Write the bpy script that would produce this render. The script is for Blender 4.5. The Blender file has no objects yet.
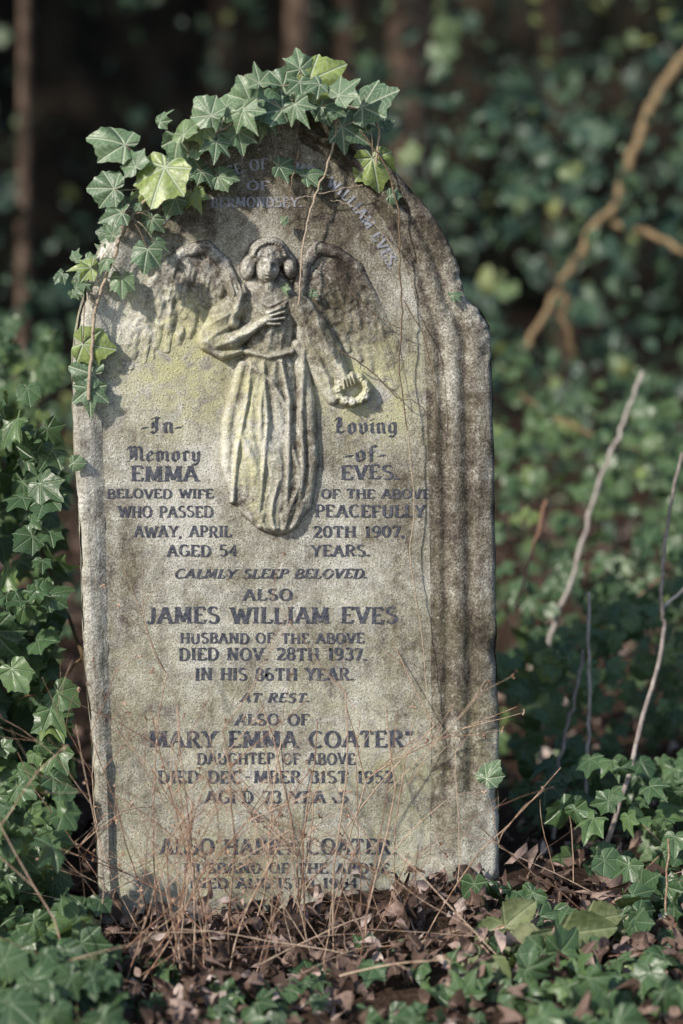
import bpy, math, random
import numpy as np
from mathutils import Vector, Matrix
random.seed(7); rng=np.random.default_rng(11)
scene=bpy.context.scene
# ------------------------------------------------------------ camera
cam=bpy.data.cameras.new("camera"); camo=bpy.data.objects.new("camera",cam)
scene.collection.objects.link(camo); scene.camera=camo
CL=Vector((-0.45,-4.3,1.30)); CT=Vector((0.09,0,0.73))
camo.location=CL; q=(CT-CL).to_track_quat('-Z','Y'); camo.rotation_mode='QUATERNION'; camo.rotation_quaternion=q
cam.sensor_fit='VERTICAL'; cam.sensor_height=36; cam.sensor_width=24; cam.lens=85
cam.clip_start=0.05; cam.clip_end=500
cam.dof.use_dof=True; cam.dof.focus_distance=(CT-CL).length-0.03; cam.dof.aperture_fstop=1.5
# camera-ray helper: image coordinates -> metres on a vertical plane y=Y
Rm=q.to_matrix(); FP=85/36*1024
def at(u,v,Y=0.0):
    d=Rm@Vector(((u-341.5),-(v-512),-FP)); t=(Y-CL.y)/d.y
    return CL+d*t
R3=np.array(Rm); C3=np.array(CL)
def at_np(u,v,Y=0.0):
    u=np.asarray(u,float); v=np.asarray(v,float)
    d=np.stack([u-341.5,-(v-512),-FP*np.ones_like(u)],-1)@R3.T
    t=(Y-C3[1])/d[...,1]
    return C3+d*t[...,None]
PX=0.0018
# ------------------------------------------------------------ noise
def vn(x,y,s,seed=0):
    r=np.random.default_rng(seed).random((256,256))
    x=np.asarray(x)/s+1000.3; y=np.asarray(y)/s+1000.7
    xi=np.floor(x).astype(int); yi=np.floor(y).astype(int); fx=x-xi; fy=y-yi
    fx=fx*fx*(3-2*fx); fy=fy*fy*(3-2*fy)
    a=r[xi%256,yi%256]; b=r[(xi+1)%256,yi%256]; c=r[xi%256,(yi+1)%256]; d=r[(xi+1)%256,(yi+1)%256]
    return (a*(1-fx)+b*fx)*(1-fy)+(c*(1-fx)+d*fx)*fy
def fbm(x,y,s,seed=0,o=4):
    t=0;a=1;w=0
    for i in range(o):
        t=t+a*vn(x,y,s,seed+i); w+=a; a*=.5; s*=.5
    return t/w
def ss(a,b,x):
    t=np.clip((x-a)/(b-a),0,1); return t*t*(3-2*t)
# ------------------------------------------------------------ mesh helpers
def mesh_obj(name,V,F,mat=None,attrs=None,smooth=True,parent=None):
    me=bpy.data.meshes.new(name)
    V=np.asarray(V,np.float32)
    if isinstance(F,np.ndarray):
        n,k=F.shape
        me.vertices.add(len(V)); me.vertices.foreach_set("co",V.ravel())
        me.loops.add(n*k); me.loops.foreach_set("vertex_index",F.astype(np.int32).ravel())
        me.polygons.add(n); me.polygons.foreach_set("loop_start",np.arange(0,n*k,k,dtype=np.int32))
        me.polygons.foreach_set("loop_total",np.full(n,k,np.int32))
        me.update(calc_edges=True)
    else:
        me.from_pydata([tuple(v) for v in V],[],F)
    if smooth: me.polygons.foreach_set("use_smooth",np.ones(len(me.polygons),bool))
    if attrs:
        for k,a in attrs.items():
            a=np.asarray(a,np.float32)
            if a.ndim==1:
                at_=me.attributes.new(k,'FLOAT','POINT'); at_.data.foreach_set("value",a)
            else:
                at_=me.attributes.new(k,'FLOAT_VECTOR','POINT'); at_.data.foreach_set("vector",a.ravel())
    me.validate(); me.update()
    o=bpy.data.objects.new(name,me); scene.collection.objects.link(o)
    if mat: me.materials.append(mat)
    if parent: o.parent=parent
    return o
def empty(name):
    e=bpy.data.objects.new(name,None); scene.collection.objects.link(e); return e
def grid_faces(n,m,off=0):
    a=np.arange(n-1)[:,None]*m+np.arange(m-1)[None,:]+off
    return np.stack([a,a+1,a+m+1,a+m],-1).reshape(-1,4)
class Tubes:
    def __init__(s): s.V=[];s.F=[];s.A=[];s.n=0
    def add(s,pts,rad,k=6,rnd=None):
        P=np.array([tuple(p) for p in pts],float); n=len(P)
        if np.isscalar(rad): rad=[rad]*n
        rad=np.array(rad,float)
        T=np.gradient(P,axis=0); T/=np.linalg.norm(T,axis=1)[:,None]+1e-9
        ref=np.array([0.13,0.97,0.2]) if abs(T[0][1])<.9 else np.array([1,0,.1])
        a=np.cross(T,ref); a/=np.linalg.norm(a,axis=1)[:,None]+1e-9; b=np.cross(T,a)
        th=np.arange(k)*2*math.pi/k
        ring=P[:,None,:]+rad[:,None,None]*(a[:,None,:]*np.cos(th)[None,:,None]+b[:,None,:]*np.sin(th)[None,:,None])
        s.V.append(ring.reshape(-1,3))
        i=np.arange(n-1)[:,None]*k; j=np.arange(k)[None,:]; j2=(j+1)%k
        f=np.stack([i+j,i+j2,i+k+j2,i+k+j],-1).reshape(-1,4)+s.n
        s.F.append(f); s.n+=n*k
        s.A.append(np.full(n*k,random.random() if rnd is None else rnd))
    def build(s,name,mat,parent=None):
        return mesh_obj(name,np.concatenate(s.V),np.concatenate(s.F),mat,{"rnd":np.concatenate(s.A)},parent=parent)
def smooth_path(pts,sub=6):
    P=[np.array(tuple(p),float) for p in pts]; P=[2*P[0]-P[1]]+P+[2*P[-1]-P[-2]]
    out=[]
    for i in range(1,len(P)-2):
        for j in range(sub):
            t=j/sub; p0,p1,p2,p3=P[i-1],P[i],P[i+1],P[i+2]
            out.append(.5*((2*p1)+(-p0+p2)*t+(2*p0-5*p1+4*p2-p3)*t*t+(-p0+3*p1-3*p2+p3)*t**3))
    out.append(P[-2]); return np.array(out)
# ------------------------------------------------------------ node helpers
def newmat(name):
    m=bpy.data.materials.new(name); m.use_nodes=True; nt=m.node_tree; nt.nodes.clear()
    return m,nt
class NB:
    def __init__(s,nt): s.nt=nt
    def n(s,t,**k):
        x=s.nt.nodes.new(t)
        for a,b in k.items(): setattr(x,a,b)
        return x
    def l(s,a,b): s.nt.links.new(a,b)
    def put(s,sock,v):
        if isinstance(v,bpy.types.NodeSocket): s.l(v,sock)
        else: sock.default_value=v
    def math(s,op,a,b=0.0,c=None,clamp=False):
        x=s.n('ShaderNodeMath',operation=op); x.use_clamp=clamp
        s.put(x.inputs[0],a); s.put(x.inputs[1],b)
        if c is not None: s.put(x.inputs[2],c)
        return x.outputs[0]
    def mix(s,f,a,b,mode='MIX'):
        x=s.n('ShaderNodeMix',data_type='RGBA',blend_type=mode)
        s.put(x.inputs[0],f)
        for sk,v in ((x.inputs[6],a),(x.inputs[7],b)):
            if isinstance(v,tuple): v=(*v[:3],1)
            s.put(sk,v)
        return x.outputs[2]
    def noise(s,scale,detail=4,rough=.55,vec=None,dist=0):
        x=s.n('ShaderNodeTexNoise'); x.inputs['Scale'].default_value=scale; x.inputs['Detail'].default_value=detail
        x.inputs['Roughness'].default_value=rough; x.inputs['Distortion'].default_value=dist
        if vec is not None: s.l(vec,x.inputs['Vector'])
        return x.outputs[0]
    def mr(s,v,a,b,c=0.,d=1.,typ='SMOOTHSTEP'):
        x=s.n('ShaderNodeMapRange',interpolation_type=typ); s.put(x.inputs[0],v)
        for i,y in zip((1,2,3,4),(a,b,c,d)): x.inputs[i].default_value=y
        return x.outputs[0]
    def ramp(s,v,stops):
        x=s.n('ShaderNodeValToRGB'); s.l(v,x.inputs[0]); e=x.color_ramp.elements
        while len(e)<len(stops): e.new(.5)
        for el,(p,c) in zip(e,stops): el.position=p; el.color=(*c,1)
        return x.outputs[0]
    def attr(s,name): return s.n('ShaderNodeAttribute',attribute_name=name)
    def out(s,sh):
        o=s.n('ShaderNodeOutputMaterial'); s.l(sh,o.inputs[0])
    def bsdf(s,col,rough=.8,bump=None,spec=.3):
        p=s.n('ShaderNodeBsdfPrincipled'); s.put(p.inputs['Base Color'],col if not isinstance(col,tuple) else (*col,1))
        s.put(p.inputs['Roughness'],rough); p.inputs['Specular IOR Level'].default_value=spec
        if bump is not None: s.l(bump,p.inputs['Normal'])
        return p.outputs[0]
    def bump(s,h,dist,strength=1.0,nrm=None):
        b=s.n('ShaderNodeBump'); s.l(h,b.inputs['Height']); b.inputs['Distance'].default_value=dist; b.inputs['Strength'].default_value=strength
        if nrm is not None: s.l(nrm,b.inputs['Normal'])
        return b.outputs[0]
def stone_mat():
    m,nt=newmat("weathered_stone"); b=NB(nt)
    co=b.n('ShaderNodeTexCoord').outputs['Object']
    tone=b.attr('tone').outputs['Fac']; lich=b.attr('lichen').outputs['Fac']
    n1=b.noise(9,4,.65,co); n2=b.noise(45,4,.7,co); n3=b.noise(260,2,.7,co); n4=b.noise(22,4,.7,co,1.0)
    mp=b.n('ShaderNodeMapping'); mp.inputs['Scale'].default_value=(40,40,3.5); b.l(co,mp.inputs[0]); n5=b.noise(1,4,.7,mp.outputs[0],.6)
    t=b.math('ADD',tone,b.math('MULTIPLY',b.math('SUBTRACT',n1,.5),.95))
    t=b.math('ADD',t,b.math('MULTIPLY',b.math('SUBTRACT',n2,.5),1.35))
    t=b.math('ADD',t,b.math('MULTIPLY',b.math('SUBTRACT',n5,.5),.55))
    t=b.math('ADD',t,b.math('MULTIPLY',b.math('SUBTRACT',n3,.5),1.1),clamp=True)
    c=b.ramp(t,[(0.,(.038,.031,.027)),(.3,(.125,.106,.09)),(.55,(.27,.255,.225)),(.8,(.46,.45,.405)),(1.,(.65,.64,.60))])
    lf=b.math('MULTIPLY',lich,b.mr(b.math('ADD',n4,b.math('MULTIPLY',n2,.4)),.5,.82))
    c=b.mix(lf,c,(.52,.51,.29))
    v=b.n('ShaderNodeTexVoronoi'); v.inputs['Scale'].default_value=95; b.l(co,v.inputs['Vector'])
    pick=b.mr(n4,.54,.64)
    sp=b.math('MULTIPLY',b.mr(v.outputs['Distance'],.34,.12),pick)
    c=b.mix(b.math('MULTIPLY',sp,.5),c,(.64,.63,.58))
    v2=b.n('ShaderNodeTexVoronoi'); v2.inputs['Scale'].default_value=330; b.l(co,v2.inputs['Vector'])
    pit=b.math('MULTIPLY',b.mr(v2.outputs['Distance'],.36,.12),b.mr(n2,.45,.58))
    c=b.mix(b.math('MULTIPLY',pit,.7),c,(.05,.042,.036))
    h=b.math('ADD',b.math('MULTIPLY',n3,.6),b.math('MULTIPLY',n2,.9))
    h=b.math('SUBTRACT',h,b.math('MULTIPLY',pit,.6))
    b.out(b.bsdf(c,.92,b.bump(h,.0032,.95),.15)); return m
M_stone=stone_mat()
def lead_mat(name,c0,c1,c2):
    m,nt=newmat(name); b=NB(nt)
    co=b.n('ShaderNodeTexCoord').outputs['Object']
    n1=b.noise(30,5,.7,co); n2=b.noise(160,3,.7,co); w=b.attr('wear').outputs['Fac']
    c=b.mix(b.mr(n2,.35,.65),c0,c1)
    f=b.mr(b.math('ADD',b.math('ADD',n1,b.math('MULTIPLY',b.math('SUBTRACT',n2,.5),.6)),w),.64,.80)
    c=b.mix(f,c,c2)
    b.out(b.bsdf(c,.7,b.bump(n2,.001,.6),.3)); return m
M_lead=lead_mat("lead_lettering",(.04,.045,.065),(.12,.125,.15),(.31,.30,.27))
M_lead2=lead_mat("oxidised_lead_lettering",(.22,.23,.27),(.38,.40,.45),(.15,.13,.11))
def ivy_mat(name,ramp,vein=(.30,.36,.22),vs=.6,tr=.25,rough=.42,coord=60):
    m,nt=newmat(name); b=NB(nt)
    sx=b.n('ShaderNodeSeparateXYZ'); b.l(b.attr('lc').outputs['Vector'],sx.inputs[0]); x,y,r=sx.outputs
    c=b.ramp(r,ramp)
    if vs>0:
        th=b.math('ABSOLUTE',b.math('ARCTAN2',x,y)); pp=b.math('PINGPONG',th,.4363)
        rad=b.math('SQRT',b.math('ADD',b.math('MULTIPLY',x,x),b.math('MULTIPLY',y,y)))
        d=b.math('MULTIPLY',rad,pp); ve=b.mr(d,.004,.045,1.,0.)
        co=b.n('ShaderNodeTexCoord').outputs['Object']; n=b.noise(coord,3,.6,co)
        sv=b.mr(b.math('PINGPONG',b.math('SUBTRACT',rad,b.math('MULTIPLY',pp,.45)),.075),.0,.022,1.,0.)
        c=b.mix(b.mr(n,.35,.7,0,.55),c,(.035,.07,.03))
        c=b.mix(b.math('MULTIPLY',sv,vs*.45),c,vein)
        c=b.mix(b.math('MULTIPLY',ve,vs),c,vein)
        bm=b.bump(b.math('SUBTRACT',n,ve),.0025,.7)
        p=b.bsdf(c,rough,bm,.5)
    else: p=b.bsdf(c,.45,None,.4)
    if tr>0:
        t=b.n('ShaderNodeBsdfTranslucent'); b.l(b.mix(.5,c,(.28,.36,.06)),t.inputs[0])
        mx=b.n('ShaderNodeMixShader'); mx.inputs[0].default_value=tr; b.l(p,mx.inputs[1]); b.l(t.outputs[0],mx.inputs[2]); p=mx.outputs[0]
    b.out(p); return m
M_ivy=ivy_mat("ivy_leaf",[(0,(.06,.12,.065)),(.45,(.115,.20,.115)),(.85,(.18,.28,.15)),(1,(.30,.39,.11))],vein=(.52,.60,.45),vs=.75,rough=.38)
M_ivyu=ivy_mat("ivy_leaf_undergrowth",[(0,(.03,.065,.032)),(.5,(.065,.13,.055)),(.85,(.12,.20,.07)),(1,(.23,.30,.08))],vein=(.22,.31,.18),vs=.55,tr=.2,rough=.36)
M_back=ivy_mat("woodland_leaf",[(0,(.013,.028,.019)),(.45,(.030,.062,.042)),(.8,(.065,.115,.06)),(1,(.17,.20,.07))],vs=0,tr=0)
M_bram=ivy_mat("bramble_leaf",[(0,(.17,.22,.10)),(1,(.36,.37,.20))],vein=(.44,.48,.29),vs=.4,tr=.3)
def dry_mat():
    m,nt=newmat("dry_leaf"); b=NB(nt)
    sx=b.n('ShaderNodeSeparateXYZ'); b.l(b.attr('lc').outputs['Vector'],sx.inputs[0]); x,y,r=sx.outputs
    n=b.noise(80,3,.6,b.n('ShaderNodeTexCoord').outputs['Object'])
    c=b.ramp(r,[(0,(.05,.033,.026)),(.35,(.11,.072,.056)),(.65,(.22,.155,.13)),(.88,(.38,.285,.25)),(1,(.56,.47,.43))])
    c=b.mix(b.mr(n,.4,.7,0,.5),c,(.07,.045,.035))
    rib=b.mr(b.math('ABSOLUTE',x),.01,.04,1,0); c=b.mix(b.math('MULTIPLY',rib,.4),c,(.38,.28,.22))
    b.out(b.bsdf(c,.7,b.bump(n,.003,.7),.2)); return m
M_dry=dry_mat()
def bark_mat(name,a,c2,scale=30):
    m,nt=newmat(name); b=NB(nt); co=b.n('ShaderNodeTexCoord').outputs['Object']
    n=b.noise(scale,4,.65,co,.5); n2=b.noise(scale*6,2,.6,co)
    r=b.attr('rnd').outputs['Fac']
    c=b.mix(b.mr(b.math('ADD',n,b.math('MULTIPLY',b.math('SUBTRACT',r,.5),.35)),.35,.68),a,c2)
    b.out(b.bsdf(c,.85,b.bump(b.math('ADD',n,n2),.01*30/scale,.6),.2)); return m
M_bark=bark_mat("bark",(.08,.055,.04),(.23,.165,.125),14)
M_stem=bark_mat("dry_stem",(.27,.155,.105),(.58,.44,.33),60)
M_pale=bark_mat("pale_twig",(.26,.22,.20),(.50,.45,.41),40)
M_vine=bark_mat("vine_stem",(.17,.125,.085),(.46,.38,.29),60)
M_branch=bark_mat("mossy_branch",(.13,.09,.05),(.28,.205,.115),20)
def ground_mat():
    m,nt=newmat("woodland_soil"); b=NB(nt); co=b.n('ShaderNodeTexCoord').outputs['Object']
    n=b.noise(6,6,.7,co); n2=b.noise(60,4,.7,co)
    c=b.ramp(b.math('ADD',b.math('MULTIPLY',n,.5),b.math('MULTIPLY',n2,.5)),[(.3,(.02,.014,.010)),(.5,(.055,.036,.026)),(.7,(.13,.09,.065))])
    b.out(b.bsdf(c,.95,b.bump(n2,.02,.8),.1)); return m
# ------------------------------------------------------------ gravestone
stone=empty("gravestone")
O=[(101,950),(97,860),(92,760),(84,640),(78,520),(73,400),(76,335),(88,282),(108,237),(136,197),(170,162),(210,134),(250,115),(284,106),(320,117),(356,139),(390,168),(420,200),(444,233),(460,266),(466,298),(486,318),(491,350),(494,500),(497,650),(499,760),(501,860),(502,950)]
I=[(118,950),(114,860),(112,760),(108,640),(105,520),(102,400),(107,345),(119,297),(138,255),(162,220),(192,190),(225,165),(256,148),(282,138),(310,148),(338,166),(362,190),(383,220),(399,250),(410,280),(417,305),(422,330),(425,370),(429,500),(431,650),(431,760),(430,860),(430,950)]
def samp(P,sub): 
    return smooth_path([(p[0],p[1],0) for p in P],sub)[:,:2]
SUB=16
Oc=samp(O,SUB); Ic=samp(I,SUB); N=len(Oc)
Oc=Oc+((np.stack([fbm(np.arange(N),np.zeros(N),9,5),fbm(np.arange(N),np.zeros(N),9,6)],-1)-.5)*6)
prof_t=[0,.03,.07,.12,.2,.28,.33,.37,.42,.46,.52,.58,.64,.69,.73,.78,.83,.88,.93,1.0]
prof_d=[-2,8,12,14,15,14.5,12,8,6,8,12,13.5,13,10,5,2,3.5,4,2,0]
T=np.concatenate([np.linspace(prof_t[i],prof_t[i+1],3)[:-1] for i in range(len(prof_t)-1)]+[[1.0]])
D=np.interp(T,prof_t,prof_d)*1e-3
Df=np.interp(T,[0,.04,.1,.7,.85,1],[-2,8,12,13,5,0])*1e-3
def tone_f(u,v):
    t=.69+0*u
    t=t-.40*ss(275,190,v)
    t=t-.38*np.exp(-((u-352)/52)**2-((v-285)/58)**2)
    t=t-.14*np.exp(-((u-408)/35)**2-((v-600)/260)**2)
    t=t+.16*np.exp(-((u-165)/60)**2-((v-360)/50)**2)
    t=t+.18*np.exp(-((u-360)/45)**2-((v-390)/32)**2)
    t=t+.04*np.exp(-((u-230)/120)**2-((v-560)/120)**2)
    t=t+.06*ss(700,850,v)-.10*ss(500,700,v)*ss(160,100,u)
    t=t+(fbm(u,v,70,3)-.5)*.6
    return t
def lich_f(u,v):
    l=1.1*np.exp(-((u-180)/65)**2-((v-355)/70)**2)+1.0*np.exp(-((u-370)/50)**2-((v-390)/45)**2)+.32*ss(480,900,v)+.15
    return np.clip(l*(.4+1.1*fbm(u,v,50,9)),0,1)
K=len(T)
t_=T[None,:,None]
UV=Oc[:,None,:]*(1-t_)+Ic[:,None,:]*t_
u=UV[...,0]; v=UV[...,1]
stop=ss(792,800,v)*(u>300)+ss(752,760,v)*(u<=300)
Dl=np.interp(T,[0,.06,.15,.35,.6,.72,.85,1],[-2,6,9,10,8,6,3,0])*1e-3
Dd=np.where(u>300,D[None,:],Dl[None,:])
dep=Dd*(1-stop)+Df[None,:]*stop
er=(fbm(u,v,14,21,4)-.5)
edge=np.exp(-(T[None,:]/.12)**2)
dep=dep+er*.007-edge*np.maximum(fbm(u,v,22,31)-.52,0)*.08
P=at_np(u,v,0.0); P[...,1]=-dep
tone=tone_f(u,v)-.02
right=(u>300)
tone=np.where(right,tone-.28+.12*ss(.3,.05,T[None,:]),tone+.08)  # left moulding tone raised: sun on that edge put into the colour
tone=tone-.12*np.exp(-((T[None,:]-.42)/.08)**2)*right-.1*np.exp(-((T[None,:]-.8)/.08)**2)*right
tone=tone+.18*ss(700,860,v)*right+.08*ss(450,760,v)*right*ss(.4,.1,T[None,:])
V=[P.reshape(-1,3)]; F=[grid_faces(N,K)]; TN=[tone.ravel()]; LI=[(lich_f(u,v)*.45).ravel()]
off=N*K
Lc=Ic[:13*SUB+1]; Rr=Ic[13*SUB:][::-1]
M=260
def res(C,n):
    i=np.linspace(0,len(C)-1,n); k=np.floor(i).astype(int).clip(0,len(C)-2); f=(i-k)[:,None]
    return C[k]*(1-f)+C[k+1]*f
Lp=res(Lc,M); Rp=res(Rr,M); W=170; s=np.linspace(0,1,W)[None,:,None]
UV=Lp[:,None,:]*(1-s)+Rp[:,None,:]*s; u=UV[...,0]; v=UV[...,1]
P=at_np(u,v,0.0); P[...,1]=-(fbm(u,v,30,41)-.5)*.0008-.0001
V.append(P.reshape(-1,3)); F.append(grid_faces(M,W,off)[:,::-1]); TN.append(tone_f(u,v).ravel()); LI.append(lich_f(u,v).ravel()); off+=M*W
P0=at_np(Oc[:,0],Oc[:,1],0.0); 
c=at_np(np.array([290.]),np.array([500.]))[0]
ys=[.002,.01,.05,.09,.125,.135]
rows=[]
for k,y in enumerate(ys):
    q2=P0.copy(); q2[:,1]=y
    if k==5: q2[:,0]=c[0]+(q2[:,0]-c[0])*.98; q2[:,2]-=.008
    q2[:,0]+=(vn(P0[:,2],P0[:,0]+y,.03,51)-.5)*.003
    rows.append(q2)
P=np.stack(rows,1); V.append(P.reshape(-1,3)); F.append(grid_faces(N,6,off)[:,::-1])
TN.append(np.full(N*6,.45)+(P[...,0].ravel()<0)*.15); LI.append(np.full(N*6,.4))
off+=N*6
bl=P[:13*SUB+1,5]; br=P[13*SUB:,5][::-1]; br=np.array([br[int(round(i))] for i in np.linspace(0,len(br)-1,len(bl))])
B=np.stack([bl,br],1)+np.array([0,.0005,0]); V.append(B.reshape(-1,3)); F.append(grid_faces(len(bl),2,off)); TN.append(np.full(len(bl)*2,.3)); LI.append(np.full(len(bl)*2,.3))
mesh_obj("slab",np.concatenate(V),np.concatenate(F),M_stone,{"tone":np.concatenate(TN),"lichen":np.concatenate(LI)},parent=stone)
# ------------------------------------------------------------ angel relief (sculpted surface)
step=.55
us=np.arange(104,418,step); vs_=np.arange(230,542,step); U,Vv=np.meshgrid(us,vs_)
H=np.full(U.shape,-5.0)
def smax(a,b,k):
    h=np.clip(.5+.5*(a-b)/k,0,1); return b*(1-h)+a*h+k*h*(1-h)
def prof(q,h): return np.where(q<1,h*np.sqrt(np.clip(1-q,0,1))+.0,-(np.sqrt(np.maximum(q,1))-1)*12)
def ell(cx,cy,rx,ry,h,rot=0):
    a=math.radians(rot); x=(U-cx)*math.cos(a)+(Vv-cy)*math.sin(a); y=-(U-cx)*math.sin(a)+(Vv-cy)*math.cos(a)
    return np.maximum(prof((x/rx)**2+(y/ry)**2,h),-5)
def cap(x1,y1,r1,x2,y2,r2,h1,h2=None):
    h2=h1 if h2 is None else h2
    dx,dy=x2-x1,y2-y1; t=np.clip(((U-x1)*dx+(Vv-y1)*dy)/(dx*dx+dy*dy),0,1)
    r=r1+(r2-r1)*t; h=h1+(h2-h1)*t; d=np.hypot(U-x1-dx*t,Vv-y1-dy*t)
    return np.maximum(prof((d/r)**2,1.0)*np.where(d<r,h,1),-5)
def chain(pts,k=3):
    o=np.full(U.shape,-5.0)
    for a,b_ in zip(pts[:-1],pts[1:]): o=smax(o,cap(a[0],a[1],a[2],b_[0],b_[1],b_[2],a[3],b_[3]),k)
    return o
def addg(cx,cy,sx,sy,amp,rot=0):
    a=math.radians(rot); x=(U-cx)*math.cos(a)+(Vv-cy)*math.sin(a); y=-(U-cx)*math.sin(a)+(Vv-cy)*math.cos(a)
    return amp*np.exp(-(x/sx)**2-(y/sy)**2)
def blur(A,n):
    for _ in range(n):
        A=(A+np.roll(A,1,0)+np.roll(A,-1,0)+np.roll(A,1,1)+np.roll(A,-1,1))/5
    return A
def wing(starts,tips,arm,sgn):
    global H
    n=len(starts)
    for i,(a,b_) in enumerate(zip(starts,tips)):
        mx=(a[0]*.5+b_[0]*.5-sgn*5, a[1]*.5+b_[1]*.5-4)
        h=3.2+.8*(i%2)+i*.12
        H=np.maximum(H,np.maximum(cap(a[0],a[1],7.2,mx[0],mx[1],7.2,h),cap(mx[0],mx[1],7.2,b_[0],b_[1],4.0,h,h-1.4)))
    for row,(f0,f1,hh,rr) in enumerate([(.42,.62,5.0,5.2),(.26,.46,6.3,5.0),(.10,.30,7.4,4.8)]):
        for i in range(2*n-1):
            k=i/2; j=int(k); f=k-j; j2=min(j+1,n-1)
            a=(starts[j][0]*(1-f)+starts[j2][0]*f,starts[j][1]*(1-f)+starts[j2][1]*f); b_=(tips[j][0]*(1-f)+tips[j2][0]*f,tips[j][1]*(1-f)+tips[j2][1]*f)
            g0=f0+.06*math.sin(i*1.9+row); g1=f1+.07*math.sin(i*2.7+row*2)
            p=(a[0]+(b_[0]-a[0])*g0,a[1]+(b_[1]-a[1])*g0); e=(a[0]+(b_[0]-a[0])*g1,a[1]+(b_[1]-a[1])*g1)
            H=np.maximum(H,cap(p[0],p[1],rr*.7,e[0],e[1],rr*.62,hh-1.5,hh+.8*(i%2)))
    H=smax(H,chain(arm,4),1.5)
    H=np.where(H>0,H+(fbm(U,Vv,9,66,2)-.5)*4.5,H)
wing([(146,300),(150,287),(158,277),(167,268),(176,263),(186,261),(196,262),(206,266),(215,273),(222,282)],
     [(113,374),(120,369),(131,367),(143,362),(155,356),(167,350),(179,343),(191,336),(203,328),(214,322)],
     [(238,298,8,10),(224,264,7,10),(206,247,7,9),(184,251,6,8),(163,268,6,7),(147,292,5,5)],1)
wing([(372,305),(368,292),(361,281),(352,273),(343,268),(334,266),(326,269),(318,275),(311,284)],
     [(413,432),(409,408),(402,396),(393,388),(383,379),(372,370),(360,360),(348,350),(336,342)],
     [(298,300,8,10),(304,264,7,10),(318,248,7,9),(336,252,6,8),(357,268,6,7),(374,300,5,5)],-1)
H=np.where(H>0,H*(1-.65*ss(175,115,U))*(1-.65*ss(345,410,U)),H)
H=np.where(H>-1,blur(H,4),H)
# skirt
cen=np.interp(Vv,[345,400,450,500,535],[268,266,266,271,280]); hw=np.interp(Vv,[345,356,365,400,440,480,500,512,522,530,536],[24,23,27,37,42,43,40,33,25,16,5])
cen=cen+2.0*np.sin(Vv/23)
qn=(U-cen)/hw; endf=ss(342,352,Vv)*ss(537,526,Vv)
sk=np.where(np.abs(qn)<1,16*np.power(np.clip(1-qn**2,0,1),.40)*endf,-(np.abs(qn)-1)*30); sk=np.where((Vv<342)|(Vv>537),-5,np.maximum(sk,-5))
wp=(fbm(U,Vv*.35,16,111,2)-.5)*3.2
ph=qn*6.6+1.1*np.sin(Vv/44)+wp+(Vv-350)/160
fold=(1-np.abs(np.sin(ph)))**1.1*4.4+(1-np.abs(np.sin(ph*2.3+1.3+Vv/35)))**1.6*1.8
fa=ss(352,390,Vv)*.8+.2
sk=sk+np.where(sk>2,(fold-2.6)*fa*np.clip(sk/14,0,1),0)
body=chain([(268,300,28,17),(268,330,25,18),(268,352,22,16)])
tf=(1-np.abs(np.sin((U-268)/5.6+ (Vv-330)/22+wp)))**1.3*2.4
body=body+np.where((body>4)&(Vv>318),tf-1,0)
G2=smax(sk,body,2)
G2=smax(G2,chain([(246,351,4,19),(268,356,4.5,21.5),(291,351,4,19)]),1.2)
G2=G2+np.where(G2>4,addg(252,435,11,50,3.8,6),0)
for pth in ([(250,362,3,17),(246,400,3.5,19),(236,450,4,18),(232,500,3.5,13)],[(262,362,3,20),(266,420,4,20.5),(262,470,4,19.5),(258,515,3.5,16)],[(280,360,3,19),(288,400,4,19),(287,460,4.5,18.5),(285,518,4,16)],[(252,366,2.5,19),(270,380,3,20.5),(288,410,3,19)]):
    G2=smax(G2,chain(pth),2.5)
G2=np.maximum(G2,chain([(297,345,7,12),(307,400,8,12),(311,460,8,11),(306,505,6,9)]))
G2=np.maximum(G2,chain([(303,350,4.5,15),(300,410,5,17),(302,470,5,16),(297,508,5,12)]))
G2=np.maximum(G2,chain([(242,365,6,13),(228,420,7,11.5),(227,465,6,11),(236,500,5,9)]))
G2=smax(G2,chain([(243,301,12,16),(268,297,11,17),(296,303,12,16)]),4)
G2=smax(G2,cap(268,280,7.5,268,296,9,20,19),3)
for i in range(3): G2=np.maximum(G2,chain([(250+i*2,297+i*4,2,18.5+i),(268,306+i*6,2.4,21.5),(288-i*2,297+i*4,2,18.5+i)],1))
G2=np.maximum(G2,H)
arm=chain([(240,300,12,20),(222,318,15,22),(211,338,14,22)],4)
arm=smax(arm,chain([(211,340,13,22),(232,340,11,25),(252,328,7,26)],4),3)
arm=arm+np.where(arm>5,(1-np.abs(np.sin(((U-211)*.55+(Vv-338)*.9)/4.0+wp*.6)))**1.3*2.8-1,0)
G2=np.maximum(G2,arm)
G2=np.maximum(G2,chain([(204,345,5,15),(222,354,6,18),(240,350,5,17)]))
G2=np.maximum(G2,chain([(250,329,6,26),(262,321,6.5,28),(268,317,5.5,28)],2))
for a,b_ in zip([(266,312),(268,315),(268,319),(266,323)],[(279,307),(283,311),(283,317),(279,323)]): G2=np.maximum(G2,cap(a[0],a[1],2.4,b_[0],b_[1],1.8,30,28))
G2=np.maximum(G2,chain([(232,322,8,24),(236,306,7,26),(240,292,5.5,26)],2))
for i in range(4): G2=np.maximum(G2,cap(233+i*3.8,294-i*.6,2.1,230+i*4.2,284+i*.5,1.7,27,25))
G2=G2-np.where(G2>5,addg(237,318,4.5,4,8),0)
arm=chain([(298,306,13,20),(314,326,15,22),(328,352,14,21),(340,374,9,19)],4)
arm=smax(arm,chain([(304,330,10,16),(314,356,12,16),(324,380,10,14),(332,398,7,11)],4),3)
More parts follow.
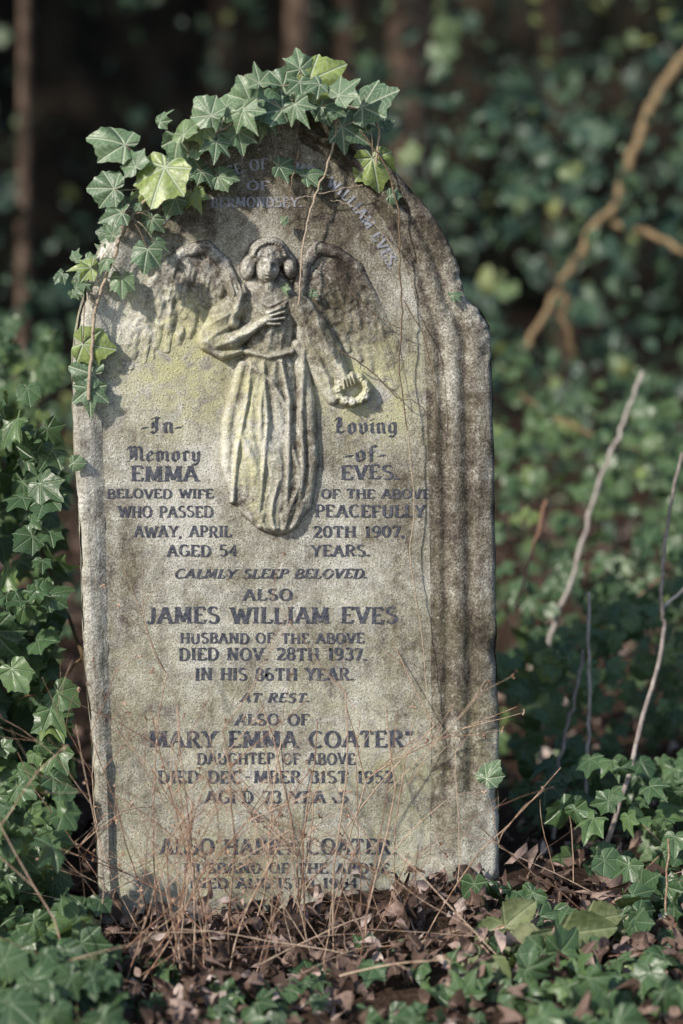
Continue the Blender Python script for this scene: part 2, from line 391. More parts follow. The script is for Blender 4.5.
arm=arm+np.where(arm>5,(1-np.abs(np.sin(((U-300)*.9-(Vv-306)*.5)/4.6+ (Vv/30)+wp*.6)))**1.3*3.2-1.2,0)
G2=np.maximum(G2,arm)
# ring of flowers hanging from the lowered hand
WR=np.full(U.shape,-5.0); WR=np.maximum(WR,ell(351,389,20,18,5))
for i in range(12):
    a=i*2*math.pi/12; cx,cy=351+14.5*math.cos(a),389+12.5*math.sin(a); r_=5.4+.5*math.sin(i*2.1)
    WR=np.maximum(WR,ell(cx,cy,r_,r_,18+1.5*math.sin(i*2.3)))
    for j in range(5):
        aa=j*1.257+i; WR=WR+addg(cx+3.1*math.cos(aa),cy+3.1*math.sin(aa),1.4,1.4,2.0)
    WR=WR-addg(cx,cy,1.3,1.3,2.8)
G2=np.maximum(G2,WR)
G2=np.maximum(G2,cap(338,366,6,344,377,5.5,23,23))
for i in range(4): G2=np.maximum(G2,cap(341+i*3,378-i*1.6,2.3,343+i*3.4,388-i*1.8,1.8,24,22))
# head: hair, face
hair=smax(ell(268,254,21,17,25),ell(248,267,8,13,21,8),3); hair=smax(hair,ell(289,266,8,13,21,-8),3)
wv=fbm(U,Vv,4,131,2)-.5
lock=np.sin(np.abs(U-268)*.75-(Vv-236)*.35)
hair=hair+np.where(hair>4,wv*3.5+lock*1.1,0)
for i in range(15):
    a=math.radians(188+i*11.7); hair=np.maximum(hair,ell(268+16*math.cos(a),257+15*math.sin(a),2.7,2.5,27.5))
G2=np.maximum(G2,hair)
ca,sa=math.cos(.12),math.sin(.12)
rotf=lambda x,y:(267+x*ca-y*sa,268+x*sa+y*ca)
fx,fy=rotf(0,0); face=ell(fx,fy,12.8,17,31,7)
def fg(x,y,sx,sy,amp):
    X,Y=rotf(x,y); return addg(X,Y,sx,sy,amp,7)
fd=fg(0,-8.5,9,3.0,1.6)+fg(-5.2,-3.4,3.4,2.3,-5.5)+fg(5.2,-3.4,3.4,2.3,-5.5)+fg(-5.2,-2.6,2.0,1.1,2.2)+fg(5.2,-2.6,2.0,1.1,2.2)
fd=fd+fg(0,-1,1.7,4.6,3.8)+fg(0,2.8,2.5,1.7,3.0)+fg(0,6.2,3.6,1.0,1.8)+fg(0,7.7,4.2,.9,-3.6)+fg(0,9.4,3.0,1.2,2.0)+fg(0,11.4,3.3,.8,-1.6)+fg(0,13.6,3.2,2,2.2)+fg(-8,3.5,3,4,.8)+fg(8,3.5,3,4,.8)
G2=smax(G2,np.where(face>5,face+fd,face),.8)
G2=np.maximum(G2,chain([(248,508,6,8),(262,520,7,10),(284,525,8,9),(298,510,6,7)]))
G2=np.maximum(G2,chain([(262,512,5,17),(260,524,5,14)])); G2=np.maximum(G2,chain([(281,514,5,17),(284,527,5,14)]))
G2=G2+(fbm(U,Vv,6,61,3)-.5)*2.6*ss(1,6,G2)
ex=np.exp(-((U-268)/16)**2-((Vv-266)/20)**2)+.7*np.exp(-((U-351)/20)**2-((Vv-386)/20)**2); ex=np.clip(ex,0,1)
G2=blur(G2,2)*ex+blur(G2,7)*(1-ex)
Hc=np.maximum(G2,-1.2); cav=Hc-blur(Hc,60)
P=at_np(U,Vv,0.0); P[...,1]=-Hc*PX*.76
keep=(Hc>-1.1); n,m=U.shape
Fq=grid_faces(n,m)[:,::-1]; kf=keep.ravel()[Fq].any(1); Fq=Fq[kf]
used=np.unique(Fq); mp=np.zeros(n*m,int); mp[used]=np.arange(len(used))
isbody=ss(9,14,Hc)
tn=tone_f(U,Vv)+np.clip(cav,-4,2)*.085  # crevice dirt, plus shade put into the tone so features read
tn=tn-.16*isbody*ss(420,340,Vv)+.08*isbody*ss(290,230,U)*ss(360,400,Vv)-.10*ss(270,300,U)*isbody  # body paler at left, darker at right: side light put into the tone
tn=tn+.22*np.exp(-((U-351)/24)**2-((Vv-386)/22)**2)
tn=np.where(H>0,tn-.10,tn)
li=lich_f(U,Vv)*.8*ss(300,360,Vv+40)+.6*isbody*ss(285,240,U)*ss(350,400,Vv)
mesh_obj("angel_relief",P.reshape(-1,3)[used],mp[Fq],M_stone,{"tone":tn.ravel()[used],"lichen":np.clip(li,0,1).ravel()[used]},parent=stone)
# ------------------------------------------------------------ lettering
def arc(cx,cy,rx,ry,a0,a1,n=9): return [(cx+rx*math.cos(math.radians(a0+(a1-a0)*i/n)),cy+ry*math.sin(math.radians(a0+(a1-a0)*i/n))) for i in range(n+1)]
Gl={
'A':(.78,[[(.06,0),(.39,1)],[(.39,1),(.72,0)],[(.19,.34),(.6,.34)]]),
'B':(.68,[[(.14,0),(.14,1)],[(.14,1)]+arc(.36,.77,.2,.23,90,-90)+[(.14,.54)],[(.14,.53)]+arc(.38,.265,.24,.265,90,-90)+[(.14,0)]]),
'C':(.74,[arc(.42,.5,.34,.5,48,312,16)]),
'D':(.78,[[(.14,0),(.14,1)],[(.14,1),(.34,1)]+arc(.34,.5,.36,.5,80,-80,10)+[(.14,0)]]),
'E':(.64,[[(.14,0),(.14,1)],[(.14,.98),(.56,.98),(.57,.82)],[(.14,.52),(.46,.52)],[(.14,.02),(.58,.02),(.6,.2)]]),
'F':(.6,[[(.14,0),(.14,1)],[(.14,.98),(.56,.98),(.57,.8)],[(.14,.5),(.46,.5)]]),
'G':(.78,[arc(.42,.5,.34,.5,48,330,16),[(.7,0.05),(.7,.42),(.5,.42)]]),
'H':(.8,[[(.14,0),(.14,1)],[(.66,0),(.66,1)],[(.14,.52),(.66,.52)]]),
'I':(.32,[[(.16,0),(.16,1)]]),
'J':(.5,[[(.36,1),(.36,.25)]+arc(.2,.22,.16,.22,0,-150,7)]),
'L':(.6,[[(.14,0),(.14,1)],[(.14,.02),(.55,.02),(.57,.22)]]),
'M':(.92,[[(.12,0),(.16,1)],[(.16,1),(.46,.1)],[(.46,.1),(.76,1)],[(.76,1),(.8,0)]]),
'N':(.8,[[(.14,0),(.14,1)],[(.14,1),(.66,0.02)],[(.66,0),(.66,1)]]),
'O':(.82,[arc(.41,.5,.34,.5,90,450,20)]),
'P':(.64,[[(.14,0),(.14,1)],[(.14,1)]+arc(.34,.74,.24,.26,90,-90)+[(.14,.48)]]),
'R':(.74,[[(.14,0),(.14,1)],[(.14,1)]+arc(.34,.75,.23,.25,90,-90)+[(.14,.5)],[(.36,.5),(.66,0)]]),
'S':(.62,[arc(.31,.75,.22,.25,40,210,9)+arc(.31,.26,.24,.26,60,-150,11)]),
'T':(.7,[[(.35,0),(.35,1)],[(.06,.8),(.07,.98),(.63,.98),(.64,.8)]]),
'U':(.78,[[(.14,1),(.14,.3)]+arc(.39,.3,.25,.3,180,360,9)+[(.64,1)]]),
'V':(.76,[[(.06,1),(.38,0)],[(.38,0),(.7,1)]]),
'W':(1.05,[[(.05,1),(.3,0)],[(.3,0),(.52,.9)],[(.52,.9),(.76,0)],[(.76,0),(1.,1)]]),
'Y':(.74,[[(.06,1),(.37,.48)],[(.37,.48),(.68,1)],[(.37,.48),(.37,0)]]),
'0':(.62,[arc(.31,.5,.24,.5,90,450,16)]),
'1':(.4,[[(.1,.8),(.22,1),(.22,0)]]),
'2':(.6,[arc(.29,.74,.22,.26,160,-30,8)+[(.08,.03),(.54,.03),(.55,.18)]]),
'3':(.6,[arc(.27,.76,.21,.24,150,-80,8),arc(.27,.27,.25,.27,80,-150,9)]),
'4':(.62,[[(.42,0),(.42,1),(.05,.3),(.58,.3)]]),
'5':(.6,[[(.5,.98),(.14,.98),(.12,.55)]+arc(.28,.3,.25,.3,110,-140,9)]),
'6':(.62,[arc(.34,.5,.26,.5,70,180,7)+arc(.31,.29,.23,.29,180,540,14)]),
'7':(.56,[[(.06,.84),(.07,.98),(.52,.98),(.22,0)]]),
'8':(.62,[arc(.31,.76,.2,.24,90,450,14),arc(.31,.27,.24,.27,90,450,14)]),
'9':(.62,[arc(.31,.71,.23,.29,0,360,14),[(.54,.7),(.5,.25),(.3,0),(.14,.06)]]),
'.':(.26,[[(.1,.0),(.1,.13)]]),',':(.26,[[(.13,.12),(.07,-.12)]]),'"':(.35,[[(.1,1),(.08,.75)],[(.24,1),(.22,.75)]]),
'-':(.4,[[(.02,.32),(.38,.32)]]),' ':(.42,[])}
Bk={
'I':(.62,[[(.08,.9),(.28,1),(.5,.92)],[(.34,.95),(.34,.12),(.22,0),(.06,.1)],[(.14,.7),(.14,.35)]]),
'L':(.72,[[(.12,.8),(.26,1),(.36,.9),(.26,.6),(.26,.12)],[(.1,.04),(.26,.14),(.46,.02),(.64,.16)],[(.42,.95),(.42,.4)]]),
'M':(1.0,[[(.06,.82),(.18,.98),(.24,.8),(.24,.15),(.08,.02)],[(.24,.85),(.42,1),(.54,.85),(.54,.1)],[(.54,.85),(.72,1),(.86,.85),(.86,.14),(.96,.04)],[(.39,.7),(.39,.3)]]),
'n':(.56,[[(.04,.56),(.12,.64),(.12,.08),(.2,.02)],[(.12,.5),(.3,.66),(.42,.54),(.42,.1),(.5,.02)]]),
'm':(.84,[[(.04,.56),(.12,.64),(.12,.08),(.2,.02)],[(.12,.5),(.28,.66),(.4,.54),(.4,.1)],[(.4,.5),(.56,.66),(.68,.54),(.68,.1),(.78,.02)]]),
'e':(.48,[[(.2,.32),(.4,.5),(.26,.66),(.1,.52),(.1,.14),(.22,0),(.4,.12)]]),
'o':(.54,[[(.26,.66),(.1,.54),(.1,.12),(.26,0),(.42,.12),(.42,.54),(.26,.66)]]),
'r':(.44,[[(.04,.56),(.14,.64),(.14,.08),(.22,.02)],[(.14,.5),(.28,.66),(.38,.56)]]),
'y':(.54,[[(.06,.62),(.12,.5),(.12,.14),(.24,.02),(.42,.14)],[(.42,.64),(.42,.0),(.3,-.22),(.1,-.2)]]),
'v':(.52,[[(.04,.62),(.12,.52),(.12,.14),(.24,.0),(.42,.14),(.42,.5),(.32,.66)]]),
'i':(.3,[[(.04,.56),(.14,.64),(.14,.1),(.24,.02)],[(.1,.82),(.18,.88)]]),
'g':(.54,[[(.4,.6),(.24,.66),(.1,.54),(.1,.16),(.22,.04),(.4,.14)],[(.42,.64),(.42,-.04),(.3,-.22),(.08,-.16)]]),
'f':(.42,[[(.42,.92),(.28,1),(.16,.88),(.16,.0)],[(.02,.6),(.34,.6)]]),
'-':(.4,[[(.04,.32),(.34,.36)]]),' ':(.3,[])}
LV=[];LF=[];LW=[];lo=[0]; cnt=[0]
def strip(pts,halfs,wear,place):
    n=len(pts); cnt[0]+=1; hh=.0011+.00007*(cnt[0]%7)
    for p,h in zip(pts,halfs):
        for sg in (1,-1):
            uu,vv=place(p[0]+h[0]*sg,p[1]+h[1]*sg); w=at(uu,vv)
            LV.append((w.x,-hh,w.z)); LV.append((w.x,.0003,w.z)); LW.append(wear);LW.append(wear)
    o=lo[0]
    for i in range(n-1):
        a=o+4*i; b_=a+4
        LF.append((a,a+2,b_+2,b_)); LF.append((a,b_,b_+1,a+1)); LF.append((a+2,a+3,b_+3,b_+2))
    LF.append((o,o+1,o+3,o+2)); e=o+4*(n-1); LF.append((e,e+2,e+3,e+1))
    lo[0]+=4*n
def stroke(pts,wear,place,thick,thin):
    P=np.array(pts,float)
    T_=np.gradient(P,axis=0); T_/=np.linalg.norm(T_,axis=1)[:,None]+1e-9
    Nn=np.stack([-T_[:,1],T_[:,0]],-1); w=(thin+(thick-thin)*np.abs(T_[:,1])**1.5)/2
    strip(P,Nn*w[:,None],wear,place)
    for e in (0,-1):
        p=P[e]; dirv=P[1]-P[0] if e==0 else P[-1]-P[-2]
        if abs(dirv[1])>abs(dirv[0]) and len(P)<4 and (abs(p[1])<.03 or abs(p[1]-1)<.03):
            y=p[1]+(.035 if p[1]<.5 else -.035)
            strip(np.array([[p[0]-.15,y],[p[0]+.15,y]]),np.array([[0,.035],[0,.035]]),wear,place)
def text(s,u0,u1,vb,h,font=Gl,wear=0,ital=0,drop=0.,nib=False):
    tot=sum(font[c][0] for c in s)+.10*(len(s)-1); sx=(u1-u0)/tot; x=0
    for c in s:
        w,st=font[c]; kd=random.random()<drop
        jw=wear+random.uniform(-.08,.08); dv=random.uniform(-.35,.35); tl=random.gauss(0,.02)
        def place(a,b_,x=x): return (u0+(x+a)*sx+(ital+tl)*b_*h, vb+dv-b_*h)
        for gi,g in enumerate(st):
            if kd and random.random()<.6: continue
            if nib:
                P=np.array(g,float); strip(P,np.tile([[.075,.055]],(len(P),1)),jw,place)
            else: stroke(g,jw,place,.20,.09)
        x+=w+.10
text("-In-",141,182,433,16,Bk,wear=-.1,nib=True); text("Memory",127,200,461,15,Bk,wear=-.1,nib=True)
text("Loving",333,397,433,16,Bk,wear=-.1,nib=True); text("-of-",345,386,461,16,Bk,wear=-.1,nib=True)
text("EMMA",131,198,481,15); text("EVES.",341,399,479,14)
text("BELOVED WIFE",107,213,498,9); text("OF THE ABOVE",321,430,498,9,wear=.02)
text("WHO PASSED",118,213,517,11); text("PEACEFULLY",315,425,517,12)
text("AWAY, APRIL",134,231,537,11); text("20TH 1907,",313,405,537,11)
text("AGED 54",167,237,556,11,wear=.02); text("YEARS.",311,370,556,11)
text("CALMLY SLEEP BELOVED.",174,367,578,9,ital=.3,wear=.02)
text("ALSO",243,292,600,11,wear=.02)
text("JAMES WILLIAM EVES",146,397,623,16,wear=-.03)
text("HUSBAND OF THE ABOVE",180,364,643,10)
text("DIED NOV. 28TH 1937.",179,367,660,12)
text("IN HIS 86TH YEAR.",195,354,680,12)
text("AT REST.",240,309,702,9,ital=.3)
text("ALSO OF",235,309,725,11,wear=.05)
text('"MARY EMMA COATER"',141,412,747,16,wear=.02,drop=.08)
text("DAUGHTER OF ABOVE",197,355,764,11,wear=.05,drop=.08)
text("DIED DECEMBER 31ST 1952",158,393,783,12,wear=.02,drop=.1)
text("AGED 73 YEARS",205,348,803,12,wear=.04,drop=.12)
text("W. I.",250,277,822,9,wear=.05)
text("ALSO HARRY COATER.",160,397,854,15,wear=-.06)
text("HUSBAND OF THE ABOVE.",184,394,873,10,wear=-.03)
text("DIED AUG.15TH 1964",190,357,888,10,wear=-.03)
def flush(name,mat):
    mesh_obj(name,np.array(LV),list(LF),mat,{"wear":np.array(LW)},smooth=False,parent=stone); LV.clear();LF.clear();LW.clear();lo[0]=0
flush("lettering",M_lead)
text("OF",247,269,190,9,wear=-.1); text("BERMONDSEY.",211,302,207,9.5,wear=-.12)
path=smooth_path([(150,250,0),(160,230,0),(178,209,0),(203,190,0),(235,175,0),(272,169,0),(312,178,0),(343,199,0),(368,231,0),(390,270,0)],10)[:,:2]
sl_=np.concatenate([[0],np.cumsum(np.hypot(*np.diff(path,axis=0).T))])
def arctext(s,h,wear):
    tot=sum(Gl[c][0] for c in s)+.12*(len(s)-1); sx=sl_[-1]/tot; x=0
    for c in s:
        w,st=Gl[c]; mid=(x+w/2)*sx; px_=np.interp(mid,sl_,path[:,0]); py_=np.interp(mid,sl_,path[:,1])
        dx=np.interp(mid+3,sl_,path[:,0])-np.interp(mid-3,sl_,path[:,0]); dy=np.interp(mid+3,sl_,path[:,1])-np.interp(mid-3,sl_,path[:,1]); L=math.hypot(dx,dy); dx/=L;dy/=L
        def place(a,b_): 
            X=(a-w/2)*sx; return (px_+X*dx+b_*h*dy, py_+X*dy-b_*h*dx)
        for g in st: stroke(g,wear+random.uniform(-.1,.1),place,.21,.10)
        x+=w+.12
arctext("IN MEMORY WIFE OF JAMES WILLIAM EVES.",10.5,-.06)
flush("arched_lettering",M_lead2)
# ------------------------------------------------------------ leaves
def ivy_template(hero,var=0):
    H1=[(0,1.0),(7,.86),(16,.70),(25,.63),(34,.66),(42,.74),(49,.80),(57,.72),(66,.60),(76,.54),(86,.56),(95,.60),(103,.58),(113,.50),(128,.42),(148,.34),(166,.20)]
    H2=[(0,.95),(8,.90),(17,.82),(26,.76),(34,.74),(42,.76),(49,.78),(57,.72),(66,.66),(76,.60),(86,.59),(95,.60),(103,.58),(113,.52),(128,.46),(148,.38),(166,.24)]
    H3=[(0,1.05),(7,.86),(16,.65),(25,.56),(34,.60),(42,.72),(49,.82),(57,.70),(66,.55),(76,.48),(86,.51),(95,.57),(103,.57),(113,.48),(128,.40),(148,.32),(166,.18)]
    half=[H1,H2,H3][var] if hero else [[(0,1.0),(14,.76),(27,.64),(50,.80),(76,.54),(100,.60),(140,.38)],[(0,.95),(14,.86),(27,.76),(50,.76),(76,.60),(100,.56),(140,.40)],[(0,1.05),(14,.68),(27,.55),(50,.82),(76,.48),(100,.57),(140,.32)]][var]
    th=[a for a,_ in half]+[180]+[360-a for a,_ in half[::-1][:-1]]; r=[x for _,x in half]+[.05]+[x for _,x in half[::-1][:-1]]
    th=np.radians(th); r=np.array(r)*(1+.05*np.sin(np.arange(len(r))*2.3+var)); n=len(th); rings=[.35,.7,1.0] if hero else [.55,1.0]
    V=[[0,0,0]]
    for k in rings:
        for a,x in zip(th,r):
            X,Y=x*k*math.sin(a),x*k*math.cos(a); aa=a if a<math.pi else 2*math.pi-a
            pp=abs((aa/.4363+1)%2-1); d=x*k*pp*.4
            V.append([X,Y,.25*d-.25*(x*k)**2+.07*math.sin(a*3+var)*k])
    T_=[[0,1+(i+1)%n,1+i] for i in range(n)]
    for k in range(len(rings)-1):
        o=1+k*n
        for i in range(n):
            j=(i+1)%n; T_.append([o+i,o+j,o+n+j]); T_.append([o+i,o+n+j,o+n+i])
    return np.array(V,float),np.array(T_,int)
def oval_template(nl=6,nw=2,w=.32,curl=.3,serr=0.,tw=0.):
    V=[];T_=[]
    for i in range(nl+1):
        t=i/nl; hw=w*math.sin(math.pi*min(max(t,.02),.985)**.8)**.75*(1+serr*(i%2))
        for j in range(-nw,nw+1):
            s_=j/nw; z=-curl*(t-.3)**2+.35*abs(s_)*hw*(1 if curl>0 else -1)+curl*.5*(s_*hw)**2*8
            V.append([s_*hw,t,z+tw*s_*hw*(t-.5)*3+abs(tw)*.15*math.sin(t*9+s_*2)])
    m=2*nw+1
    for i in range(nl):
        for j in range(m-1):
            a=i*m+j; T_+= [[a,a+1,a+m+1],[a,a+m+1,a+m]]
    return np.array(V,float),np.array(T_,int)
T_hero=[ivy_template(True,k) for k in (0,1,1,2)]; T_low=[ivy_template(False,k) for k in range(3)]
T_dry=[oval_template(5,2,.34,.55,0,.5),oval_template(5,2,.24,.9,0,-.8),oval_template(5,2,.42,-.5,.15,.6)]
T_bram=[oval_template(14,2,.36,.25,.12)]; T_ov=[oval_template(3,1,.3,.2)]; T_far=[oval_template(3,1,.34,.3),oval_template(3,1,.42,.2),T_low[1]]
def nrm(a): return a/(np.linalg.norm(a,axis=-1,keepdims=True)+1e-9)
def leaves(name,tmpls,pos,nor,tip,scale,mat,rnd=None,parent=None,jit=.14):
    pos=np.asarray(pos,float); n=len(pos)
    nor=nrm(np.asarray(nor,float)); tip=np.asarray(tip,float); tip=nrm(tip-nor*(tip*nor).sum(1,keepdims=True)); xa=np.cross(tip,nor)
    scale=np.asarray(scale,float); ax=1+rng.uniform(-jit,jit,n); zc=rng.uniform(.2,2.1,n)
    if rnd is None: rnd=rng.random(n)
    rnd=np.asarray(rnd); which=rng.integers(0,len(tmpls),n); VV=[];FF=[];LC=[];o=0
    for ti,(TV,TF) in enumerate(tmpls):
        k=which==ti; m=int(k.sum())
        if m==0: continue
        L=TV[None]*np.stack([ax[k],np.ones(m),zc[k]],-1)[:,None,:]*scale[k][:,None,None]
        W_=pos[k][:,None,:]+L[...,0:1]*xa[k][:,None]+L[...,1:2]*tip[k][:,None]+L[...,2:3]*nor[k][:,None]
        VV.append(W_.reshape(-1,3)); FF.append((TF[None]+(np.arange(m)*len(TV))[:,None,None]+o).reshape(-1,3)); o+=m*len(TV)
        LC.append(np.concatenate([np.broadcast_to(TV[None,:,:2],(m,len(TV),2)),np.broadcast_to(rnd[k][:,None,None],(m,len(TV),1))],-1).reshape(-1,3))
    return mesh_obj(name,np.concatenate(VV),np.concatenate(FF),mat,{"lc":np.concatenate(LC)},parent=parent)
def rdir(n,bias,spread): return nrm(np.array(bias)[None]+rng.normal(0,spread,(n,3)))
# ---- ivy on the gravestone
ivy=empty("ivy_vine")
hero=[(113,138,46,-60),(104,187,36,-80),(160,182,52,200),(186,150,48,150),(222,122,46,20),(276,98,46,-30),(322,74,50,60),(377,103,50,75),(352,132,38,120),(375,170,40,170),
(146,258,30,190),(113,213,30,-90),(84,267,26,-80),(122,285,26,180),(95,346,40,100),(84,371,32,-70),(90,398,34,180),(226,178,26,100),(196,200,24,160),(287,167,28,95),(312,172,26,60),
(490,772,28,20),(456,294,15,60),(78,463,16,90),(247,92,34,-20),(205,108,32,-40),(300,60,30,0),(345,88,32,40),(240,140,28,170),(265,125,28,200),(300,112,30,150),(330,110,30,110),
(172,205,26,210),(150,225,24,200),(130,160,30,-40),(140,190,28,-90),(215,150,28,190),(258,75,26,-10),(286,78,28,20),(108,232,20,-60),(160,245,20,120),(103,262,20,-120),(300,90,28,180),(205,178,24,150),(248,118,32,150),(180,128,26,-30),(285,290,12,160),(284,221,10,190),(314,294,10,120),(394,196,14,90),(176,172,32,240),(233,102,28,60),(198,132,30,240),(313,88,26,240)]
pos=[];nor=[];tip=[];sc=[];rv=[]
for (a,b_,s_,ang) in hero:
    an_=math.radians(ang); t3=Vector((math.sin(an_),-.25,math.cos(an_)))
    ns=Vector((random.uniform(-.9,.2),-1,random.uniform(0,.9)))
    r_=s_*PX*.84
    onface=(170<a<460 and b_>165)
    d=.024 if onface else random.uniform(.03,.09)
    if a<100 and b_>300: d=.022; ns=Vector((-.15,-1,.15)); t3.y=-.05
    c_=at(a,b_,-d)-t3.normalized()*r_*.35
    pos.append(c_);nor.append(ns);tip.append(t3);sc.append(r_);rv.append(random.uniform(.25,.9) if random.random()>.12 else 1)
hp=[Vector(p) for p in pos]
main=[(85,300),(100,262),(128,218),(155,185),(190,152),(225,125),(265,105),(300,98),(340,105),(370,130)]
for i in range(110):
    k=random.random()*(len(main)-1); j=int(k); f=k-j; a=main[j][0]*(1-f)+main[j+1][0]*f; b_=main[j][1]*(1-f)+main[j+1][1]*f
    a+=random.gauss(0,12); b_+=random.gauss(-5,11); Y=random.uniform(-.04,.12); w=at(a,b_,Y)
    pos.append(w); nor.append((random.gauss(-.3,.5),-1,random.gauss(.5,.5))); tip.append((random.gauss(0,1),-.2,random.gauss(-.1,1))); sc.append(random.uniform(9,21)*PX*.82); rv.append(random.uniform(0,.8))
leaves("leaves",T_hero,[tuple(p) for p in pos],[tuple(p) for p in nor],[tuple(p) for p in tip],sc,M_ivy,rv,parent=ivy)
tb=Tubes()
def A(u_,v_,y=-.028): return at(u_,v_,y)
for pts,r_ in [([(88,400),(92,350),(98,300),(112,262),(128,222),(155,188),(190,155),(225,128),(265,108),(305,98),(345,104),(378,125),(376,165)],.0032),
 ([(338,112),(332,150),(318,190),(306,230),(301,270),(299,305)],.0022),([(299,150),(290,190),(284,220)],.0012),
 ([(360,130),(385,165),(398,210),(400,260),(402,320),(399,370),(408,430)],.0019),([(404,330),(380,318),(350,290),(330,262)],.0011),
 ([(408,430),(414,500),(410,560),(420,620),(428,700),(432,745)],.0013),([(340,350),(372,372),(398,398),(415,402),(440,430)],.0012),
 ([(395,250),(375,225),(350,205),(330,200)],.0011),([(113,215),(140,235),(150,258)],.001),([(160,185),(120,190),(104,187)],.0012),([(150,190),(128,160),(113,138)],.0012),
 ([(403,300),(425,340),(436,400),(433,440)],.0012),([(362,185),(335,190),(300,198),(268,206)],.0009)]:
    P=smooth_path([A(*p,-.02 if (p[0]<425 and p[1]>480) else -.028) if not (225<p[0]<350 and 240<p[1]<430) else A(p[0],p[1],-.042) for p in pts],6)
    P=P+rng.normal(0,.0010,P.shape); tb.add(P,np.linspace(r_,r_*.6,len(P)),6)
for p,t3 in zip(hp,hero):
    k=min(range(len(main)),key=lambda i:(main[i][0]-t3[0])**2+(main[i][1]-t3[1])**2)
    if (main[k][0]-t3[0])**2+(main[k][1]-t3[1])**2<70**2:
        e=A(main[k][0],main[k][1]); tb.add(smooth_path([p,(p+e)/2+Vector((0,-.01,.01)),e],4),.0009,5)
tb.build("stems",M_vine,parent=ivy)
# ------------------------------------------------------------ ground
gx=np.concatenate([np.linspace(-60,-4,20)[:-1],np.linspace(-4,4,161),np.linspace(4,60,20)[1:]]); gy=np.concatenate([np.linspace(-20,-2,12)[:-1],np.linspace(-2,8,180),np.linspace(8,80,24)[1:]])
def gz(x,y): return (fbm(x,y,.9,71)-.5)*.10+(fbm(x,y,.16,72)-.5)*.03+.02*np.exp(-(y/.25)**2)*(np.abs(x)<.6)+.03*np.maximum(y-1,0)
X,Y=np.meshgrid(gx,gy); Z=gz(X,Y)
mesh_obj("ground",np.stack([X,Y,Z],-1).reshape(-1,3),grid_faces(len(gy),len(gx)),ground_mat())
# ------------------------------------------------------------ leaf litter
n=6000; x=rng.uniform(-1.6,3.2,n); y=-.75+5.2*rng.random(n)**1.6
z=gz(x,y)+rng.random(n)**1.5*.05
n2=600; x2=rng.uniform(-.35,.75,n2); y2=rng.uniform(-.5,-.03,n2); z2=gz(x2,y2)+rng.random(n2)*.05
x=np.append(x,x2);y=np.append(y,y2);z=np.append(z,z2); n+=n2
leaves("leaf_litter",T_dry,np.stack([x,y,z],-1),rdir(n,(0,-.35,1),.7),rdir(n,(0,0,0),1),rng.uniform(.014,.048,n),M_dry,rng.random(n)**1.1)
# ------------------------------------------------------------ undergrowth
def mass(name,tmpl,mat,boxes,size,parent=None,nb=(-.25,-.8,.75),sp=.55,hi=1.0,clump=.34):
    P=[];S=[];Rn=[]
    for (x0,x1,y0,y1,h0,h1,n,cl,sm) in boxes:
        x=rng.uniform(x0,x1,n); y=rng.uniform(y0,y1,n)
        top=h0+(h1-h0)*fbm(x,y,cl,81+int(abs(x0*10)),3)*1.0
        z=gz(x,y)+top*(1-rng.random(n)**2.0*.95)
        k=vn(x*1.0+z*.7,y+z,cl*.35,91)>clump
        P.append(np.stack([x,y,z],-1)[k]); S.append(sm*(size[0]+(size[1]-size[0])*rng.random(k.sum())**1.4))
        Rn.append(np.clip(.10+.8*(fbm(x,z+y,.35,95))+rng.normal(0,.2,n),0,hi)[k])
    P=np.concatenate(P); n=len(P)
    tipd=nrm(np.stack([rng.normal(0,.7,n),-.5+rng.normal(0,.4,n),-.7+rng.normal(0,.6,n)],-1))
    return leaves(name,tmpl,P,rdir(n,nb,sp),tipd,np.concatenate(S),mat,np.concatenate(Rn),parent)
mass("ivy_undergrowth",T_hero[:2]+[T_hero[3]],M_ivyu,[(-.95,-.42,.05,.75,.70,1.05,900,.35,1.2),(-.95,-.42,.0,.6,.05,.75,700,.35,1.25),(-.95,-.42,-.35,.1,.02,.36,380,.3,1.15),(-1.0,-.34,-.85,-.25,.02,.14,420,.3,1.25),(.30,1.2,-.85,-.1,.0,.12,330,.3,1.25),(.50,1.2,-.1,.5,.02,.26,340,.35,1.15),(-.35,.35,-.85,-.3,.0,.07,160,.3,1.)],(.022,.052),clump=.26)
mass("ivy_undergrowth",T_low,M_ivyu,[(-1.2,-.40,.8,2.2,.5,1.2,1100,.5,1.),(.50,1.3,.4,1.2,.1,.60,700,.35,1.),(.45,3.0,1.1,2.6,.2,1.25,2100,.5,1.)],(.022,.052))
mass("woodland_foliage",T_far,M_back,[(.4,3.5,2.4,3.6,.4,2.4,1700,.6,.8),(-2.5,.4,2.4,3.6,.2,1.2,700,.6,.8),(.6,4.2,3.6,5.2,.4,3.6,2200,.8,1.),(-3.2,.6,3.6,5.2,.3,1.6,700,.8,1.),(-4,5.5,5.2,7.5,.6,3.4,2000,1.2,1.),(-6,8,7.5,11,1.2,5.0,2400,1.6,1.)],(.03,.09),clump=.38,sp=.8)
bx=np.linspace(-30,34,120); bz=np.linspace(-.5,14,50); X,Z=np.meshgrid(bx,bz); Yb=14-X*X*.004+(fbm(X,Z,2.5,101)-.5)*4
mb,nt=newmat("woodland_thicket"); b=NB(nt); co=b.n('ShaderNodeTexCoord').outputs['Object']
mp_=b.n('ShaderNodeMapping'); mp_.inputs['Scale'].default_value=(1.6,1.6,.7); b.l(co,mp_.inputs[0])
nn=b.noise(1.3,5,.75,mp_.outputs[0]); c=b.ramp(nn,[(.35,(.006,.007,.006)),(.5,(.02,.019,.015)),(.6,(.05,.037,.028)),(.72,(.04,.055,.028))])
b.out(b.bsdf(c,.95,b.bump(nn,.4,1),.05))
mesh_obj("background",np.stack([X,Yb,Z],-1).reshape(-1,3),grid_faces(50,120),mb)
